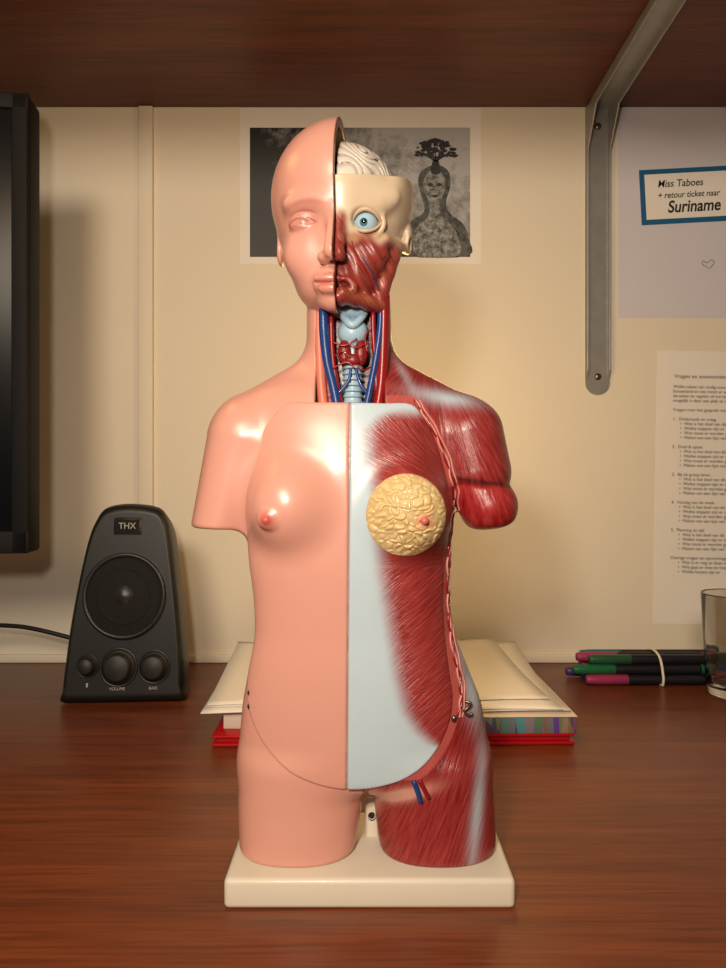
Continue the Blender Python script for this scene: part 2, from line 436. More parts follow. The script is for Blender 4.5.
tube('jugular_vein_1',[(-39,-14,185),(-38,-17,150),(-35,-18,120),(-29,-20,95),(-24,-22,70)],[4.5,5,4.5,4.5,4.5],m_vblue,torso,14,8,W)
tube('jugular_vein_2',[(17,-12,185),(17,-15,155),(13,-18,125),(8,-20,98),(2,-22,70)],[3,3.5,3.5,3.5,3],m_vblue,torso,14,8,W)
tube('carotid_artery_1',[(-31,-12,185),(-31,-14,150),(-29,-16,118),(-24,-18,90),(-20,-20,70)],2.8,m_ved,torso,12,8,W)
tube('carotid_artery_2',[(10,-12,185),(10,-16,150),(12,-18,118),(13,-19,90),(10,-20,70)],2.6,m_ved,torso,12,8,W)
tube('neck_muscle_1',[(-44,-4,185),(-43,-8,140),(-41,-12,100),(-38,-16,72)],5.5,m_cutskin,torso,12,8,W)
tube('neck_muscle_3',[(-40,-4,185),(-37,-8,140),(-34,-12,100),(-31,-16,72)],5.0,m_thy,torso,12,8,W)
tube('neck_muscle_2',[(21,-10,185),(20,-14,140),(18,-18,100),(14,-22,72)],5.5,m_ved,torso,12,8,W)
for k,(a,b,c) in enumerate([((-30,-20,138),(-18,-22,134),(-6,-22,141)),((6,-20,140),(-4,-22,132),(-14,-22,136)),((-30,-20,112),(-16,-22,118),(-8,-22,112)),((10,-20,115),(0,-22,110),(-6,-22,116)),((8,-20,150),(2,-22,143),(4,-22,128)),((-28,-20,124),(-20,-23,128),(-12,-23,122))]):
    tube('thyroid_vessel_%d'%(k+1),[a,b,c],.9,m_ved,torso,8,6,W)
for k,(a,b,c) in enumerate([((-12,-20,112),(-14,-21,100),(-24,-21,88)),((-7,-20,112),(-3,-21,98),(4,-21,88))]):
    tube('thyroid_vein_%d'%(k+1),[a,b,c],1.5,m_vblue,torso,8,6,W)
# femoral vessels
def onb(px,py,l=1,f=.945):
    X=(px-363)*f;Z=(484-py)*f;return (X,float(front(Fbody,[X],[Z])[0])-l,Z)
tube('femoral_vein',[onb(413,778,1),onb(417,788,2),onb(420,799,2)],2.6,m_vblue,torso,10,4,W)
tube('femoral_artery',[onb(419,777,1),onb(423,785,2),onb(428,795,2)],2.2,m_ved,torso,10,4,W)
for k,(a,b) in enumerate([(250,693),(250,706),(452,714)]):
    q=onb(a,b,1,.97);ico('locating_pin_%d'%(k+1),q,(2.6,2,3.4),m_metal,torso)
q=onb(466,703,3,.97)
tube('closing_hook',[(q[0]-2,q[1],q[2]+4),(q[0]+3,q[1]-1,q[2]+3),(q[0]+1,q[1]-1,q[2]-1),(q[0]-3,q[1]-1,q[2]-5),(q[0]+1,q[1]-1,q[2]-9),(q[0]+5,q[1],q[2]-7)],1.3,m_metal,torso,8,6,W)

# ---------------------------------------------------------------- head
HC=(-20.0,10.0);TH=math.radians(-5)
def hxf(p):
    c,s=math.cos(TH),math.sin(TH);o=p.copy();X=p[:,0];Y=p[:,1]-HC[1]
    o[:,0]=HC[0]+c*X-s*Y;o[:,1]=HC[1]+s*X+c*Y;return o
def HW(v):
    q=hxf(np.array([[v[0],v[1],v[2]]],float))[0];return W(q)
def Fhead0(x,y,z):
    h=ell(x,y,z,(0,18,288),(74,82,78))
    h=smin(h,ell(x,y,z,(0,0,236),(56,50,62)),20)
    h=smin(h,ell(x,y,z,(0,-6,196),(42,42,30)),16)
    h=smin(h,ell(x,y,z,(0,-37,174),(18,14,11)),12)
    ax=np.abs(x)
    h=smin(h,ell(ax,y,z,(33,-26,220),(20,18,20)),14)
    return h
def lids(x):
    d=x+32
    return 249.8-0.030*d*d, 241.5+0.022*d*d
def Fskin(x,y,z):
    h=Fhead0(x,y,z)
    h=smin(h,ell(x,y,z,(-26,-43,264),(24,11,7)),12)     # brow
    h=smax(h,-ell(x,y,z,(-29,-67,247),(19,20,11)),9)   # socket
    h=smax(h,-ell(x,y,z,(-20,-66,226),(8,13,17)),9)    # side of nose
    h=smin(h,ell(x,y,z,(-32,-39,246),(14,11,9)),3)    # lid
    zu,zl=lids(x)
    e=np.exp(-(((x+32)/13.5)**6))*ss(-y,20,35)
    ball=(1-ss(z,zu-1,zu))*ss(z,zl,zl+1)
    h=h+1.2*ball*e
    h=h+1.0*e*np.exp(-((z-zu)/0.8)**2)
    zc2=255-0.018*(x+32)**2
    h=h+1.0*e*np.exp(-((z-zc2)/1.0)**2)
    h=smin(h,caps(x,y,z,(0,-50,256),(-1,-66,212),6.0,8.5),7)   # nose
    h=smin(h,ell(x,y,z,(-10,-57,208.5),(6.5,8,5.5)),5)
    h=smax(h,-ell(x,y,z,(-6,-67,202),(3.5,4,3)),2)
    h=smin(h,ell(x,y,z,(0,-48,188),(22,10,13)),8)
    h=smin(h,ell(x,y,z,(-5,-55.5,189.5),(15,6,4.6)),3)
    h=smin(h,ell(x,y,z,(-2,-55,180.5),(14,6,5.0)),3)
    h=h+1.8*np.exp(-((z-(185+0.005*x*x))/0.9)**2)*np.exp(-((x/20)**4))*ss(-y,35,45)
    h=smax(h,-ell(x,y,z,(0,-58,171),(13,5,2.5)),4)
    # ear
    ear=ell(x,y,z,(-65,16,243),(5,13,19)); ear=smax(ear,-ell(x,y,z,(-69,12,245),(4,8,12)),2)
    h=smin(h,ear,3)
    h=smax(h,x+0.3,0.8)
    inner=ell(x,y,z,(0,18,288),(66,73,70))
    h=smax(h,-inner,1)
    h=np.maximum(h,160-z)
    return h
pos,Q=surface(Fskin,(-84,3,-80,104,154,375),0.95)
x,y,z=pos.T
col=np.tile(SKIN*1.0,(len(pos),1))
cut=ss(x,-1.2,-0.5);col=mixc(col,lin(120,60,45),cut)
lip=np.exp(-((x+2)/17.0)**4)*np.exp(-((z-185)/7.5)**4)*ss(-y,46,52);col=mixc(col,lin(192,104,94),lip*0.7*(1-cut))
ey=np.exp(-(((x+32)/16)**2+((z-248)/9)**2));col=mixc(col,lin(176,100,88),ey*0.5*(1-cut))
zu,zl=lids(x);em=np.exp(-(((x+32)/14)**8))*(y<-25)
col=mixc(col,lin(120,60,50),np.clip(np.exp(-((z-zu)/1.0)**2)+.6*np.exp(-((z-zl)/.9)**2),0,1)*em*.7)
col=mixc(col,lin(150,88,76),np.exp(-((np.hypot(x+31,z-246)/4.0)**6))*em*.6)
col=mixc(col,lin(170,100,84),np.exp(-(((x+28)/17)**4))*np.exp(-((z-(262-0.012*(x+28)**2))/2.2)**2)*(y<-20)*.45)
inn=(ell(x,y,z,(0,18,288),(66,73,70))<0.6);col[inn]=lin(110,55,40)
net_obj('head_skin_half',pos,Q,ORG,torso,col,np.zeros((len(pos),3)),hxf)
def Fan(x,y,z):
    h=Fhead0(x,y,z)+3.5
    up=ss(z,222,236)
    h=h+3.0*(1-up)*ss(-y,-20,10)
    h=smin(h,caps(x,y,z,(0,-46,250),(3,-56,212),5,7),8)
    h=smin(h,ell(x,y,z,(30,-36,270),(28,12,16)),8)
    h=smin(h,ell(x,y,z,(51,-4,280),(17,34,30)),8)
    h=smax(h,-ell(x,y,z,(28,-52,246),(14,20,11)),3)
    tor=np.sqrt((np.hypot((x-28)/1.15,(z-246))-13.5)**2+(y+37)**2)-2.4
    h=smin(h,tor,3)
    h=smin(h,caps(x,y,z,(44,-30,232),(64,10,236),5,5),5)
    h=smin(h,ell(x,y,z,(65,10,248),(5,11,16)),3)
    h=smax(h,-ell(x,y,z,(69,6,240),(4,5,7)),2)
    h=smin(h,caps(x,y,z,(50,-8,228),(38,-8,184),10,8),6)
    h=smin(h,caps(x,y,z,(4,-46,177),(38,-10,174),7,7),6)
    mth=np.sqrt((x/16)**2+((z-186)/7.0)**2)
    h=smin(h,np.sqrt(((mth-1)*9)**2+(y+44)**2)-2.5,6)
    h=h+0.7*np.sin(x*.55+z*.28+1.2*np.sin(z*.11))*(1-up)*ss(-y,0,20)
    h=smax(h,-(x-0.3),0.8)
    h=smax(h,z-300-0.27*(y),1.2)
    inner=np.maximum(ell(x,y,z,(0,18,288),(63,71,70)),268-z)
    h=smax(h,-inner,1.0)
    h=np.maximum(h,164-z)
    return h
pos,Q=surface(Fan,(-3,86,-78,104,156,318),1.0)
x,y,z=pos.T
col=np.tile(CREAM,(len(pos),1))
red=1-ss(z-3.5*np.sin(x*.25+1),225,235)
ar=np.clip(1.3*np.exp(-(((z-240)/9)**2))*ss(x,44,52),0,1);
nose=(1-ss(x,6,13))*(1-ss(z,246,256))*(y<-30)
red=np.clip(np.maximum(red*(1-ar),nose),0,1)
col=mixc(col,lin(146,44,36),red)
col=mixc(col,lin(172,98,64),np.clip(gau(x,z,26,177,16,5,-10)*.9+gau(x,z,60,208,5,14)+gau(x,z,22,232,22,4,5)*.7+gau(x,z,42,200,5,14,-20)*.5+gau(x,z,24,212,4,14,30)*.4,0,1)*(y<20))
mu=np.exp(-(((x-3)/11)**2+((z-186)/1.6)**2)**2)*(y<-30);col=mixc(col,lin(60,14,14),mu)
orb=np.exp(-((np.sqrt(((x-28)/15)**2+((z-246)/12)**2))/0.93)**8)*(y>-41)*(y<0);col=mixc(col,lin(130,60,50),orb*.9)
brn=np.clip(gau(x,z,60,232,9,7)+gau(x,z,46,250,4,14)*.4,0,1);col=mixc(col,lin(150,90,70),brn*.5)
fib=np.stack([(x*0.75+z*0.6)*1.2,(z*.75-x*.6),red*(y<40)],1)
net_obj('head_anatomy_half',pos,Q,ORG,torso,col,fib,hxf)
def gyr(x,y,z):
    a=0.30*(x+4*np.sin(z*.13+y*.07)+3*np.sin(y*.21))+0.26*z+1.8*np.sin(0.11*y+0.16*x+1.0)+1.5*np.sin(.17*z-.12*y)
    return np.exp(-(np.sin(a)/0.34)**2)
def Fbrain(x,y,z):
    h=ell(x,y,z,(0,16,284),(56,66,58))
    h=h+2.4*gyr(x,y,z)
    h=smax(h,-(x-0.6),1.5);return np.maximum(h,268-z)
pos,Q=surface(Fbrain,(-2,62,-54,86,264,350),1.0)
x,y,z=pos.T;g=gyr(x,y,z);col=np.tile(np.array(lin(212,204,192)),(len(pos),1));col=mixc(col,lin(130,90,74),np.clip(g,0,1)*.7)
net_obj('brain',pos,Q,ORG,torso,col,np.zeros((len(pos),3)),hxf)
# eyeball
m_eye=pmat('eyeball_white',(160,188,204),0.15,coat=.6);m_iris=pmat('iris_blue',(70,118,140),0.2,coat=.6);m_pup=pmat('pupil',(12,16,20),0.15,coat=.6)
m_lid=pmat('eyelid',(196,166,138),0.4)
def icoh(name,c,r,mat):
    ob=ico(name,(0,0,0),(1,1,1),mat,torso,world=True)
    for v_ in ob.data.vertices:
        v_.co=HW((c[0]+v_.co.x*r[0],c[1]+v_.co.y*r[1],c[2]+v_.co.z*r[2]))
    return ob
icoh('eyeball',(27,-36,246),(11.5,12,11.5),m_eye);icoh('iris',(26,-45.2,244.5),(4.6,3.4,4.6),m_iris);icoh('pupil',(26,-48.0,244.5),(2.6,1.4,2.6),m_pup)
tube('upper_eyelid',[(13,-40,246),(19,-46,253),(28,-48,255.5),(37,-44,252),(42,-37,246)],[1.5,2.0,2.2,2.0,1.5],m_lid,torso,10,6,HW)
tube('lower_eyelid',[(13,-40,246),(20,-45,237.5),(28,-46.5,235.5),(36,-43,238.5),(42,-37,246)],[1.4,1.6,1.8,1.6,1.4],m_lid,torso,10,6,HW)
def hfront(pts,l=0.8):
    X=[p[0] for p in pts];Z=[p[1] for p in pts];Y=front(Fan,X,Z);return [(X[i],float(Y[i])-l,Z[i]) for i in range(len(X))]
tube('facial_artery',hfront([(34,186),(30,196),(25,206),(18,216),(14,228)]),0.6,m_ved,torso,8,6,HW)
tube('facial_vein',hfront([(38,188),(34,198),(29,206),(24,214)]),0.6,m_vblue,torso,8,6,HW)
for k,pts in enumerate([[(50,220),(43,215),(34,210)],[(46,208),(40,202),(32,197)]]):
    tube('facial_branch_%d'%(k+1),hfront(pts,.3),0.6,m_ved,torso,8,6,HW)

# base
m_base=pmat('base_ivory',(216,206,188),0.42,noise_amt=.03,coat=.15,sss=.05)
bx0,bx1=-127*S,139*S
box('base',bx0,bx1,-64*S,70*S,0.0,0.0157,m_base,torso,0.0028,4)
bpz=0.0157
box('base_post',2*S,17*S,14*S,30*S,bpz-.002,bpz+0.02,m_base,torso,0.0025,3)
lathe('base_hole',[(0.0,0),(0.0012,0.0),(0.0022,-0.0004),(0.0022,0.001)],m_dark,torso,20,Matrix.Translation((9*S,14*S-0.0002,bpz+0.012))@Matrix.Rotation(math.radians(90),4,'X'))

# ---------------------------------------------------------------- room
def wood(name,c1,c2,rough,sc_=(3,60,60),coat=0.0):
    m,nt,b=new_mat(name);N=nt.nodes;L=nt.links
    tc=N.new('ShaderNodeTexCoord');mp=N.new('ShaderNodeMapping');mp.inputs['Scale'].default_value=sc_
    L.new(tc.outputs['Object'],mp.inputs['Vector'])
    n=N.new('ShaderNodeTexNoise');n.inputs['Scale'].default_value=1.0;n.inputs['Detail'].default_value=7;n.inputs['Roughness'].default_value=.65;n.inputs['Distortion'].default_value=.5
    L.new(mp.outputs[0],n.inputs['Vector'])
    mp2=N.new('ShaderNodeMapping');mp2.inputs['Scale'].default_value=(sc_[0]*5,sc_[1]*7,sc_[2]*7);L.new(tc.outputs['Object'],mp2.inputs['Vector'])
    n2=N.new('ShaderNodeTexNoise');n2.inputs['Scale'].default_value=1.0;n2.inputs['Detail'].default_value=3;L.new(mp2.outputs[0],n2.inputs['Vector'])
    r=N.new('ShaderNodeValToRGB');r.color_ramp.elements[0].position=.3;r.color_ramp.elements[1].position=.72
    r.color_ramp.elements[0].color=(*lin(*c1),1);r.color_ramp.elements[1].color=(*lin(*c2),1)
    L.new(n.outputs['Fac'],r.inputs[0])
    r2=N.new('ShaderNodeValToRGB');r2.color_ramp.elements[0].position=.35;r2.color_ramp.elements[0].color=(.55,.5,.45,1);r2.color_ramp.elements[1].position=.55;r2.color_ramp.elements[1].color=(1,1,1,1)
    L.new(n2.outputs['Fac'],r2.inputs[0])
    mx=N.new('ShaderNodeMix');mx.data_type='RGBA';mx.blend_type='MULTIPLY';mx.inputs['Factor'].default_value=.7
    L.new(r.outputs[0],mx.inputs['A']);L.new(r2.outputs[0],mx.inputs['B']);L.new(mx.outputs['Result'],b.inputs['Base Color'])
    b.inputs['Roughness'].default_value=rough;b.inputs['Coat Weight'].default_value=coat
    bp=N.new('ShaderNodeBump');bp.inputs['Strength'].default_value=.12;bp.inputs['Distance'].default_value=.0005;L.new(n2.outputs['Fac'],bp.inputs['Height']);L.new(bp.outputs[0],b.inputs['Normal'])
    return m
m_desk=wood('desk_wood',(96,44,22),(132,68,36),.36)
m_shelf=wood('shelf_wood',(74,34,16),(106,52,26),.5)
m_wall=pmat('wall_paint',(224,214,196),.75,noise_amt=.02,nscale=6,bump=.05)
m_floor=wood('floor_wood',(90,65,45),(120,90,65),.5,(8,2,2))
WY=0.47
box('wall_back',-1.5,1.5,WY,WY+.1,-.74,1.75,m_wall)
box('wall_left',-1.6,-1.5,-1.9,WY+.1,-.74,1.75,m_wall)
box('wall_right',1.5,1.6,-1.9,WY+.1,-.74,1.75,m_wall)
box('floor',-1.6,1.6,-1.9,WY+.1,-.84,-.74,m_floor)
box('ceiling',-1.6,1.6,-1.9,WY+.1,1.75,1.85,m_wall)
box('trim_1',-.2765,-.2585,WY-.006,WY,0.0,.685,m_wall,None,.0015,2)
box('baseboard_back',-1.2,1.2,WY-.005,WY,0.0,.010,m_wall,None,.001,2)
desk=empty('desk')
box('desk_top',-1.2,1.2,-.25,WY-.0005,-.028,0.0,m_desk,desk,.002,2)
for k,(a,b) in enumerate([(-1.15,-.2),(1.1,-.2),(-1.15,.4),(1.1,.4)]): box('leg_%d'%(k+1),a,a+.05,b,b+.05,-.74,-.027,m_desk,desk,.003,2)
shelf=empty('wall_shelf')
box('shelf_board',-1.2,1.2,.15,WY-.0005,.685,.71,m_shelf,shelf,.001,2)
# bracket
m_br=pmat('bracket_metal',(150,148,146),.42,metal=.45,noise_amt=.2,nscale=60)
br=empty('shelf_bracket')
cx=.289
def strap(name,pts2,x0,x1,mat,parent):
    n=len(pts2);V=[(x0,a,b) for a,b in pts2]+[(x1,a,b) for a,b in pts2]
    F=[tuple(range(n)),tuple(range(2*n-1,n-1,-1))]+[(i,i+n,(i+1)%n+n,(i+1)%n) for i in range(n)]
    ob=mesh_obj(name,V,F,mat,parent)
    md=ob.modifiers.new('b','BEVEL');md.width=.0007;md.segments=2
    return ob
V=[];n=16
out=[(cx-.0145,.684),(cx-.0145,.345)]+[(cx-.0145*math.cos(math.pi*k/n),.345-.0145*math.sin(math.pi*k/n)) for k in range(1,n)]+[(cx+.0145,.345),(cx+.0145,.684)]
V=[(a,WY-.0035,b) for a,b in out]+[(a,WY,b) for a,b in out];m_=len(out)
mesh_obj('wall_leg',V,[tuple(range(m_)),tuple(range(2*m_-1,m_-1,-1))]+[(i,i+m_,(i+1)%m_+m_,(i+1)%m_) for i in range(m_)],m_br,br)
strap('shelf_arm',[(WY-.003,.6845),(WY-.30,.6845),(WY-.30,.6815),(WY-.003,.6815)],cx-.0145,cx+.0145,m_br,br)
strap('flange_1',[(WY-.002,.345),(WY-.009,.360),(WY-.010,.63),(WY-.04,.670),(WY-.29,.675),(WY-.30,.6835),(WY-.002,.6835)],cx-.0145,cx-.0125,m_br,br)
strap('flange_2',[(WY-.002,.345),(WY-.009,.360),(WY-.010,.63),(WY-.04,.670),(WY-.29,.675),(WY-.30,.6835),(WY-.002,.6835)],cx+.0125,cx+.0145,m_br,br)
for k,zz in enumerate((.352,.66)):
    ico('screw_%d'%(k+1),(cx,WY-.0042,zz),(.0042,.0022,.0042),m_metal,br,3,True)

# ---------------------------------------------------------------- papers on wall
D=.87;q=D/704
def wx(px): return (px-363)*q
def wz(py): return CZ+(484-py)*q
m_paper=pmat('paper_white',(232,226,218),.8,noise_amt=.02,nscale=30)
m_paper2=pmat('paper_cool',(206,202,212),.8,noise_amt=.02,nscale=30)
m_ink=pmat('ink',(25,22,24),.7);m_blue=pmat('blue_marker',(16,90,135),.6)
def sheet(name,x0,x1,z0,z1,y,mat,parent,rot=0,th=.0004):
    ob=box(name,-(x1-x0)/2,(x1-x0)/2,-th,0,-(z1-z0)/2,(z1-z0)/2,mat,parent)
    ob.location=((x0+x1)/2,y,(z0+z1)/2);ob.rotation_euler=(0,rot,0);return ob
def text(name,s,x,z,y,size,mat,parent,rot=0,sh=0,xs=1,space=1,off=0):
    cu=bpy.data.curves.new(name,'FONT');cu.body=s;cu.size=size;cu.shear=sh;cu.extrude=.00005;cu.space_line=space;cu.offset=off
    ob=bpy.data.objects.new(name,cu);ob.location=(x,y,z);ob.rotation_euler=(math.radians(90),rot,0);ob.scale=(xs,1,1)
    return link(ob,parent,mat)
pr=empty('wall_photo_print')
sheet('paper',wx(240),wx(481),wz(264),wz(108),WY,m_paper,pr)
m,nt,b=new_mat('print_image');N=nt.nodes;L=nt.links
tc=N.new('ShaderNodeTexCoord');n=N.new('ShaderNodeTexNoise');n.inputs['Scale'].default_value=34;n.inputs['Detail'].default_value=9;n.inputs['Roughness'].default_value=.75
L.new(tc.outputs['Object'],n.inputs['Vector'])
sp=N.new('ShaderNodeSeparateXYZ');L.new(tc.outputs['Object'],sp.inputs[0])
mr=N.new('ShaderNodeMapRange');mr.inputs['From Min'].default_value=-.14;mr.inputs['From Max'].default_value=.08;mr.inputs['To Min'].default_value=-.26;mr.inputs['To Max'].default_value=.14;L.new(sp.outputs['X'],mr.inputs[0])
mr2=N.new('ShaderNodeMapRange');mr2.inputs['From Min'].default_value=-.08;mr2.inputs['From Max'].default_value=.06;mr2.inputs['To Min'].default_value=-.14;mr2.inputs['To Max'].default_value=.05;L.new(sp.outputs['Z'],mr2.inputs[0])
ad=N.new('ShaderNodeMath');ad.operation='ADD';L.new(n.outputs['Fac'],ad.inputs[0]);L.new(mr.outputs[0],ad.inputs[1])
ad2=N.new('ShaderNodeMath');ad2.operation='ADD';L.new(ad.outputs[0],ad2.inputs[0]);L.new(mr2.outputs[0],ad2.inputs[1])
r=N.new('ShaderNodeValToRGB');r.color_ramp.elements[0].position=.36;r.color_ramp.elements[0].color=(*lin(20,20,21),1);r.color_ramp.elements[1].position=.66;r.color_ramp.elements[1].color=(*lin(168,168,170),1)
L.new(ad2.outputs[0],r.inputs[0]);L.new(r.outputs[0],b.inputs['Base Color']);b.inputs['Roughness'].default_value=.5
sheet('image',wx(250),wx(470),wz(257),wz(128),WY-.0004,m,pr)
def grainy(name,lo,hi,sc_):
    m,nt,b=new_mat(name);N=nt.nodes;L=nt.links
    tc=N.new('ShaderNodeTexCoord');n=N.new('ShaderNodeTexNoise');n.inputs['Scale'].default_value=sc_;n.inputs['Detail'].default_value=8;n.inputs['Roughness'].default_value=.75
    L.new(tc.outputs['Object'],n.inputs['Vector']);r=N.new('ShaderNodeValToRGB')
    r.color_ramp.elements[0].position=.4;r.color_ramp.elements[0].color=(*lin(lo,lo,lo),1);r.color_ramp.elements[1].position=.62;r.color_ramp.elements[1].color=(*lin(hi,hi,hi),1)
    L.new(n.outputs['Fac'],r.inputs[0]);L.new(r.outputs[0],b.inputs['Base Color']);b.inputs['Roughness'].default_value=.55;return m
m_fig=grainy('print_figure',50,160,130);m_figd=grainy('print_figure_dark',30,95,110);m_tree=grainy('print_tree',16,50,200)
def flat(name,pts,y,mat,parent,sm=True):
    if sm: pts=[tuple(p) for p in cr(np.array(pts,float),4)]
    V=[(wx(a),y,wz(b)) for a,b in pts];return mesh_obj(name,V,[tuple(range(len(V)))],mat,parent)
ye=WY-.0009
flat('figure_shadow',[(408,256),(404,238),(410,222),(424,212),(421,196),(418,182),(421,172),(431,166),(441,166),(449,173),(450,188),(446,202),(450,214),(463,224),(468,238),(468,256)],ye,m_figd,pr)
flat('figure_body',[(418,256),(413,238),(418,226),(428,217),(429,204),(424,191),(424,179),(430,171),(439,171),(445,179),(445,190),(440,204),(442,217),(452,226),(458,238),(458,256)],ye-.0001,m_fig,pr)
flat('figure_tree_trunk',[(431,173),(433.5,158),(437.5,158),(440,173)],ye-.0002,m_tree,pr)
for k,(a,b_) in enumerate([(418,152),(425,145),(434,140),(444,145),(452,152),(428,156),(442,157)]):
    flat('figure_tree_branch_%d'%(k+1),[(435,162),(a-.6,b_),(a+.6,b_),(436.5,162)],ye-.00025,m_tree,pr,False)
for k in range(110):
    t_=random.uniform(0,math.pi*2);rr_=math.sqrt(random.random())
    a=435+21*rr_*math.cos(t_);bq=149+9*rr_*math.sin(t_)+0.010*(a-435)**2;r_=random.uniform(1.0,2.8)
    flat('figure_tree_leaf_%d'%(k+1),[(a+r_*1.3*math.cos(t*math.pi/4)*random.uniform(.6,1.2),bq+r_*.7*math.sin(t*math.pi/4)) for t in range(8)],ye-.0003-.000005*k,m_tree,pr,False)
flat('figure_eye_1',[(427,185),(430,183),(433,185),(430,187)],ye-.0002,m_tree,pr);flat('figure_eye_2',[(436,185),(439,183),(442,185),(439,187)],ye-.0002,m_tree,pr)
flat('figure_mouth',[(431,196),(435,195),(439,196),(435,198)],ye-.0002,m_tree,pr)
ps=empty('wall_paper_sheet')
sheet('sheet',wx(618),wx(800),wz(318),wz(92),WY,m_paper2,ps)
tube('heart_doodle',[(wx(708),WY-.0006,wz(268)),(wx(702),WY-.0006,wz(264)),(wx(703),WY-.0006,wz(261)),(wx(707),WY-.0006,wz(263)),(wx(711),WY-.0006,wz(260)),(wx(714),WY-.0006,wz(263)),(wx(709),WY-.0006,wz(269))],.0003,m_ink,ps,6,4)
nt_=empty('handwritten_note')
rt_=math.radians(-3)
sheet('frame',wx(640),wx(775),wz(222),wz(167),WY-.0006,m_blue,nt_,rt_)
sheet('card',wx(645),wx(770),wz(217),wz(172),WY-.0011,m_paper,nt_,rt_)
text('line_1','Miss Taboes',wx(657),wz(188),WY-.0018,.0125,m_ink,nt_,rt_,.2,.9,1,.0001)
text('line_2','+ retour ticket naar',wx(657),wz(199),WY-.0018,.0105,m_ink,nt_,rt_,.2,.9,1,.0001)
text('line_3','Suriname',wx(667),wz(213),WY-.0018,.0205,m_ink,nt_,rt_,.2,.85,1,.0004)
dc=empty('printed_document')
sheet('page',wx(655),wx(830),wz(625),wz(352),WY,m_paper,dc,math.radians(1))
text('heading','Vragen en antwoorden Reis Suriname',wx(674),wz(378),WY-.0006,.0070,m_ink,dc,math.radians(1))
body='Welke zaken zijn nodig voor de reis naar het\nbinnenland en wie moet er worden gebeld om\nde zaken te regelen of om te vragen of het\nmogelijk is daar een plek te vinden voor twee.\n\nVragen voor het gesprek met de docent:\n\n'
for k,h_ in enumerate(['Onderzoek en vraag','Doel & opzet','Bij de groep leren','Verslag van de week','Planning en tijd']):
    body+='%d.  %s\n      •  Wat is het doel van dit deel van de\n      •  Welke stappen zijn er nog nodig om\n      •  Wat moet er worden geregeld voor\n      •  Maken van een lijst van zaken\n\n'%(k+1,h_)
body+='Overige vragen en opmerkingen:\n      •  Wat is er nog te doen voor het eind\n      •  Wie gaat er mee en hoe lang duurt\n      •  Welke kosten zijn er'
text('paragraphs',body,wx(673),wz(388),WY-.0006,.0056,m_ink,dc,math.radians(1),0,1,1.02)

# ---------------------------------------------------------------- speaker
spk=empty('computer_speaker')
m_sp=pmat('speaker_black',(22,22,23),.42,noise_amt=.1);m_sp2=pmat('speaker_front',(30,29,29),.5,noise_amt=.1);m_grill=pmat('speaker_grille',(10,10,10),.75,bump=1.0,nscale=900);m_ring=pmat('speaker_ring',(34,34,34),.35);m_lab=pmat('label_print',(170,165,155),.5)
ang=math.radians(-7)
SM=Matrix.Translation((-.2415,.304,.001))@Matrix.Rotation(math.radians(4),4,'Z')@Matrix.Rotation(ang,4,'X')@Matrix.Diagonal((.95,1,1,1))
prof=[(-60,0),(0,-0),(60,0),(63,12),(62,40),(58,80),(52,125),(46,165),(41,185),(31,197),(0,201),(-24,197),(-34,186),(-42,165),(-50,125),(-57,80),(-61,40),(-63,12)]
pf=cr(np.array(prof,float),6);pf[:,1]=np.maximum(pf[:,1],0)
cen=np.array([0,95.0])
rings=[(0,.0,.90),(0,.0,.92),(-.0,.001,.95),(0,.004,.985),(0,.009,1.0),(0,.05,.96),(0,.085,.84),(0,.10,.68),(0,.103,.5)]
V=[];F=[];n=len(pf)
for (_,yy,s_) in rings:
    for p in pf:
        d=cen+(p-cen)*s_; zz=max(d[1],0) if yy>.003 else d[1]
        if yy>.003: zz=d[1]*1.0 - (1-s_)*60 ; zz=max(zz,0)
        v_=SM@Vector((d[0]/1000,yy,zz/1000)); v_.z=max(v_.z,.0006); V.append(v_)
for i in range(len(rings)-1):
    for k in range(n):
        a=i*n+k;b_=i*n+(k+1)%n;F.append((a,b_,b_+n,a+n))
F.append(tuple(range(n))[::-1]);F.append(tuple((len(rings)-1)*n+k for k in range(n)))
mesh_obj('cabinet',V,F,m_sp,spk,True)
def fr(x,z,y=-.001): return SM@Matrix.Translation((x/1000,y,z/1000))@Matrix.Rotation(math.radians(90),4,'X')
lathe('driver_ring',[(.0435,0),(.0435,.003),(.042,.004),(.0395,.0035),(.039,.001),(.039,0)],m_ring,spk,64,fr(0,106))
lathe('driver_grille',[(.0,.0045),(.01,.0042),(.02,.0035),(.03,.0022),(.039,.001)],m_grill,spk,64,fr(0,106))
lathe('driver_cone_ring',[(.026,.0025),(.0275,.0036),(.029,.0025)],m_grill,spk,64,fr(0,106))
lathe('driver_dome',[(.0,.0068),(.006,.0062),(.010,.0042)],m_ring,spk,40,fr(0,106))
for k,(a,b_,r_) in enumerate([(-36,37,.0085),(-4,35,.0145),(33,35,.0125)]):
    lathe('knob_%d'%(k+1),[(r_*1.25,0),(r_*1.25,.001),(r_*1.05,.0015),(r_,.002),(r_*.93,.009),(r_*.8,.010),(0,.0102)],m_sp2,spk,36,fr(a,b_))
    lathe('knob_rim_%d'%(k+1),[(r_*1.22,.001),(r_*1.3,.0018),(r_*1.36,.001)],m_ring,spk,36,fr(a,b_))
def sbox(name,x0,x1,z0,z1,y0,y1,mat,bev=.0008):
    ob=box(name,x0/1000,x1/1000,y0,y1,z0/1000,z1/1000,mat,spk,bev,2);ob.data.transform(SM);return ob
sbox('badge_frame',-14,16,168,186,-.0025,.001,m_ring,.002);sbox('badge',-12,14,170,184,-.003,.0,m_grill,.001)
def stext(s,x,z,size):
    cu=bpy.data.curves.new('speaker_label','FONT');cu.body=s;cu.size=size;cu.align_x='CENTER';cu.extrude=.0001
    ob=bpy.data.objects.new('speaker_label_'+s.lower(),cu);ob.matrix_world=fr(x,z,-.0035);link(ob,spk,m_lab)
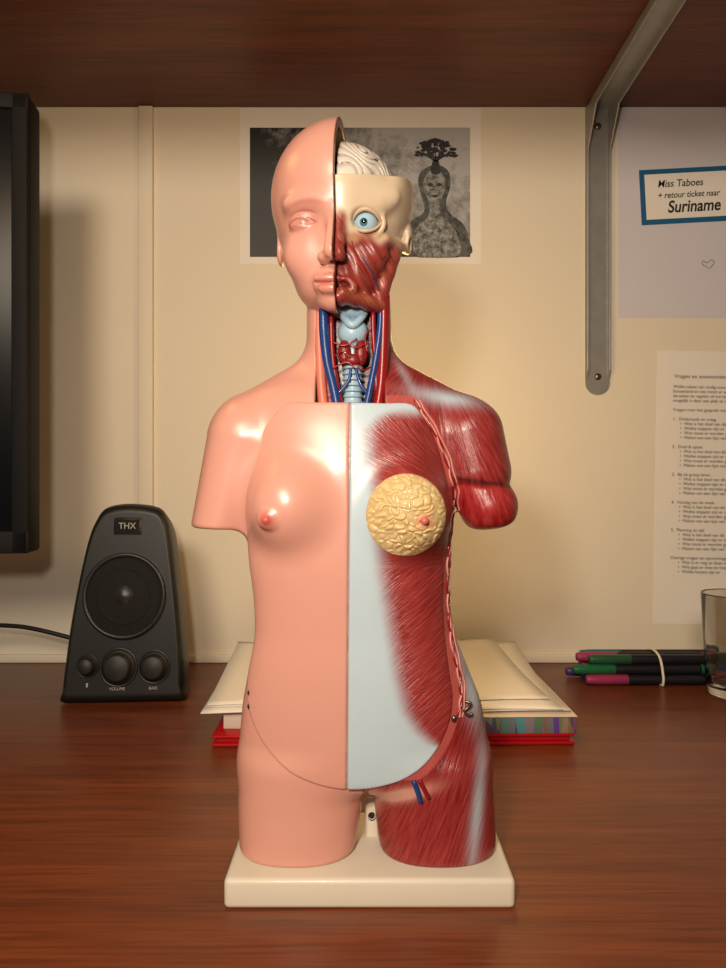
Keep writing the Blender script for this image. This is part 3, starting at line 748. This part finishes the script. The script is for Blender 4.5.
stext('THX',1,174,.009);stext('VOLUME',-4,13,.0042);stext('BASS',33,13,.0042)
sbox('power_mark',-37,-35,16,20,-.0012,0,m_lab,.0002)
cab=tube('speaker_cable',[(-.27,.403,.03),(-.30,.415,.030),(-.335,.412,.042),(-.40,.412,.056),(-.46,.412,.052),(-.50,.410,.02),(-.54,.405,.0028),(-.60,.40,.0028)],.0026,m_sp,None,10,8)

# ---------------------------------------------------------------- monitor
mon=empty('computer_monitor')
m_mon=pmat('monitor_black',(14,13,14),.65,noise_amt=.1,spec=.3);m_scr=pmat('monitor_screen',(6,8,14),.3,spec=.25)
M=Matrix.Translation((-.327,.29,-.008))@Matrix.Rotation(math.radians(6),4,'Z')
def mb(name,*a,bev=.0015):
    ob=box(name,*a[:6],a[6],mon,bev,3);ob.data.transform(M);return ob
mb('housing',-.62,0,0,.032,.160,.610,m_mon,bev=.004)
mb('bezel_right',-.016,-.0005,-.0035,.001,.1605,.6095,m_mon);mb('bezel_left',-.6195,-.604,-.0035,.001,.1605,.6095,m_mon)
mb('bezel_top',-.62,0,-.0035,.001,.594,.6098,m_mon);mb('bezel_bottom',-.62,0,-.0035,.001,.1602,.182,m_mon)
mb('screen',-.605,-.015,-.001,.001,.181,.595,m_scr,bev=.0003)
mb('rear_cover',-.50,-.12,.03,.055,.25,.52,m_mon,bev=.01)
mb('stand_neck',-.36,-.26,.045,.07,.013,.40,m_mon,bev=.004);mb('stand_foot',-.44,-.18,-.04,.10,.0085,.020,m_mon,bev=.004)

# ---------------------------------------------------------------- book / paper pile
bk=empty('book_and_paper_stack')
m_red=pmat('red_cover',(175,16,26),.35);m_page=pmat('page_edge',(215,200,184),.8)
def rb(name,cx_,cy_,w_,d_,z0,z1,mat,rot=0,bev=.0006):
    ob=box(name,-w_/2,w_/2,-d_/2,d_/2,z0,z1,mat,bk,bev,2);ob.location=(cx_,cy_,0);ob.rotation_euler=(0,0,math.radians(rot));return ob
rb('red_book_back_cover',.024,.305,.305,.23,.0005,.003,m_red,1);rb('red_book_pages',.024,.305,.298,.225,.003,.0075,m_red,1);rb('red_book_front_cover',.024,.305,.305,.23,.0075,.0095,m_red,1)
m,nt,b=new_mat('magazine_edge');N=nt.nodes;L=nt.links
tc=N.new('ShaderNodeTexCoord');mp=N.new('ShaderNodeMapping');mp.inputs['Scale'].default_value=(210,2,30);L.new(tc.outputs['Object'],mp.inputs[0])
vo=N.new('ShaderNodeTexVoronoi');vo.inputs['Scale'].default_value=1;L.new(mp.outputs[0],vo.inputs['Vector'])
hs=N.new('ShaderNodeMix');hs.data_type='RGBA';hs.blend_type='MIX';hs.inputs['Factor'].default_value=.74;L.new(vo.outputs['Color'],hs.inputs['A']);hs.inputs['B'].default_value=(.10,.06,.08,1)
L.new(hs.outputs['Result'],b.inputs['Base Color']);b.inputs['Roughness'].default_value=.5
rb('magazine',.112,.30,.132,.215,.0095,.0235,m,1);rb('magazine_cover',.112,.30,.134,.217,.0235,.0245,m_page,1)
rb('notebook',-.04,.31,.16,.21,.0095,.0236,m_page,0)
def curl(name,cx_,cy_,w_,d_,z0,amp,rot,mat):
    V=[];F=[];nu,nv=20,20
    for i in range(nu+1):
        for j in range(nv+1):
            a=i/nu-.5;c=j/nv-.5
            V.append((a*w_,c*d_,z0+amp*(c+.5)**2*(0.4+abs(a))+0.0012*math.sin(a*9+c*4)))
    for i in range(nu):
        for j in range(nv):
            k=i*(nv+1)+j;F.append((k,k+nv+1,k+nv+2,k+1))
    ob=mesh_obj(name,V,F,mat,bk,True);ob.location=(cx_,cy_,0);ob.rotation_euler=(0,0,math.radians(rot))
    md=ob.modifiers.new('s','SOLIDIFY');md.thickness=.0006;return ob
curl('sheet_1',.018,.315,.315,.235,.0265,.004,1,m_paper);curl('sheet_2',.022,.318,.305,.23,.0280,.008,-2,m_paper);curl('sheet_3',.01,.322,.30,.215,.0298,.008,3,m_paper)

# ---------------------------------------------------------------- pens
pn=empty('fineliner_pen_bundle')
m_pb=pmat('pen_barrel',(24,24,30),.35)
capc=[(150,50,90),(25,100,110),(36,60,140),(75,44,120),(28,100,60),(28,90,150),(120,34,52),(20,20,24),(36,80,54)]
rows=[(0,4),(1,4),(2,3)];k=0;r0=.0058
for lv,cnt in rows:
    for i in range(cnt):
        yy=.388+(i-(cnt-1)/2)*r0*2+(lv==1)*r0*.6;zz=r0+lv*r0*1.78+.0002
        xo=random.uniform(-.012,.010);x0=.243+xo
        RY=Matrix.Translation((x0,yy,zz))@Matrix.Rotation(math.radians(90),4,'Y')
        mc=pmat('pen_cap_%d'%k,capc[k%9],.35)
        lathe('pen_cap_%d'%(k+1),[(0,0),(r0*.75,0),(r0*.85,.002),(r0*.95,.012),(r0*.98,.045),(r0*.9,.0455)],mc,pn,20,RY)
        lathe('pen_barrel_%d'%(k+1),[(r0*.9,.044),(r0*.95,.046),(r0*.95,.135),(r0*.85,.14),(0,.141)],m_pb,pn,20,RY)
        lathe('pen_plug_%d'%(k+1),[(r0*.97,.139),(r0*.97,.150),(r0*.8,.154),(0,.154)],mc,pn,20,RY)
        k+=1
m_band=pmat('rubber_band',(215,208,190),.6)
bp_=[(.325,.388+.0275,.004),(.325,.388+.0285,.012),(.325,.388+.018,.029),(.325,.388,.0345),(.325,.388-.018,.029),(.325,.388-.0260,.012),(.325,.388-.0258,.004),(.325,.388-.022,.0012),(.325,.388,.001),(.325,.388+.022,.0012),(.325,.388+.0275,.004)]
tube('rubber_band',bp_,.0014,m_band,pn,8,5)

# ---------------------------------------------------------------- glass
gls=empty('drinking_glass')
m_gl,nt,b=new_mat('clear_glass');b.inputs['Transmission Weight'].default_value=1;b.inputs['Roughness'].default_value=.02;b.inputs['IOR'].default_value=1.45;b.inputs['Base Color'].default_value=(.97,.98,.97,1)
GM=Matrix.Translation((.3905,.335,.0003))
lathe('tumbler',[(0,0),(.027,0),(.0285,.0015),(.031,.03),(.0345,.104),(.0342,.1055),(.0332,.1055),(.0328,.104),(.0295,.03),(.0275,.010),(.02,.008),(0,.008)],m_gl,gls,48,GM)

# ---------------------------------------------------------------- lights
def area(name,loc,tgt,size,energy,col,shape='DISK'):
    l=bpy.data.lights.new(name,'AREA');l.shape=shape;l.size=size;l.energy=energy;l.color=col
    o=bpy.data.objects.new(name,l);o.location=loc;o.rotation_euler=(Vector(tgt)-Vector(loc)).to_track_quat('-Z','Y').to_euler();sc.collection.objects.link(o);return o
def point(name,loc,energy,col,r):
    l=bpy.data.lights.new(name,'POINT');l.energy=energy;l.color=col;l.shadow_soft_size=r
    o=bpy.data.objects.new(name,l);o.location=loc;sc.collection.objects.link(o)
area('phone_flash_light',(-.07,-.42,.33),(0,.3,.22),.05,1.75,(1,.87,.72))
area('room_lamp_light',(-.32,-1.35,.95),(0,.4,.3),.45,13.5,(1,.84,.64))
point('warm_lamp_light',(-.30,.02,.60),.55,(1,.50,.12),.04)
point('added_wall_glow_light',(.06,.20,.30),1.3,(1,.64,.24),.05)  # unseen light added behind the torso for a warm wall glow and rims
w=bpy.data.worlds.new('world');sc.world=w;w.use_nodes=True;w.node_tree.nodes['Background'].inputs[0].default_value=(1,.84,.66,1);w.node_tree.nodes['Background'].inputs[1].default_value=.07

# ---------------------------------------------------------------- camera
cd=bpy.data.cameras.new('camera');cd.sensor_fit='VERTICAL';cd.sensor_height=24;cd.lens=704/968*24;cd.clip_start=.01
co=bpy.data.objects.new('camera',cd);co.location=(0,-.4,CZ);co.rotation_euler=(math.radians(90),0,0);sc.collection.objects.link(co);sc.camera=co
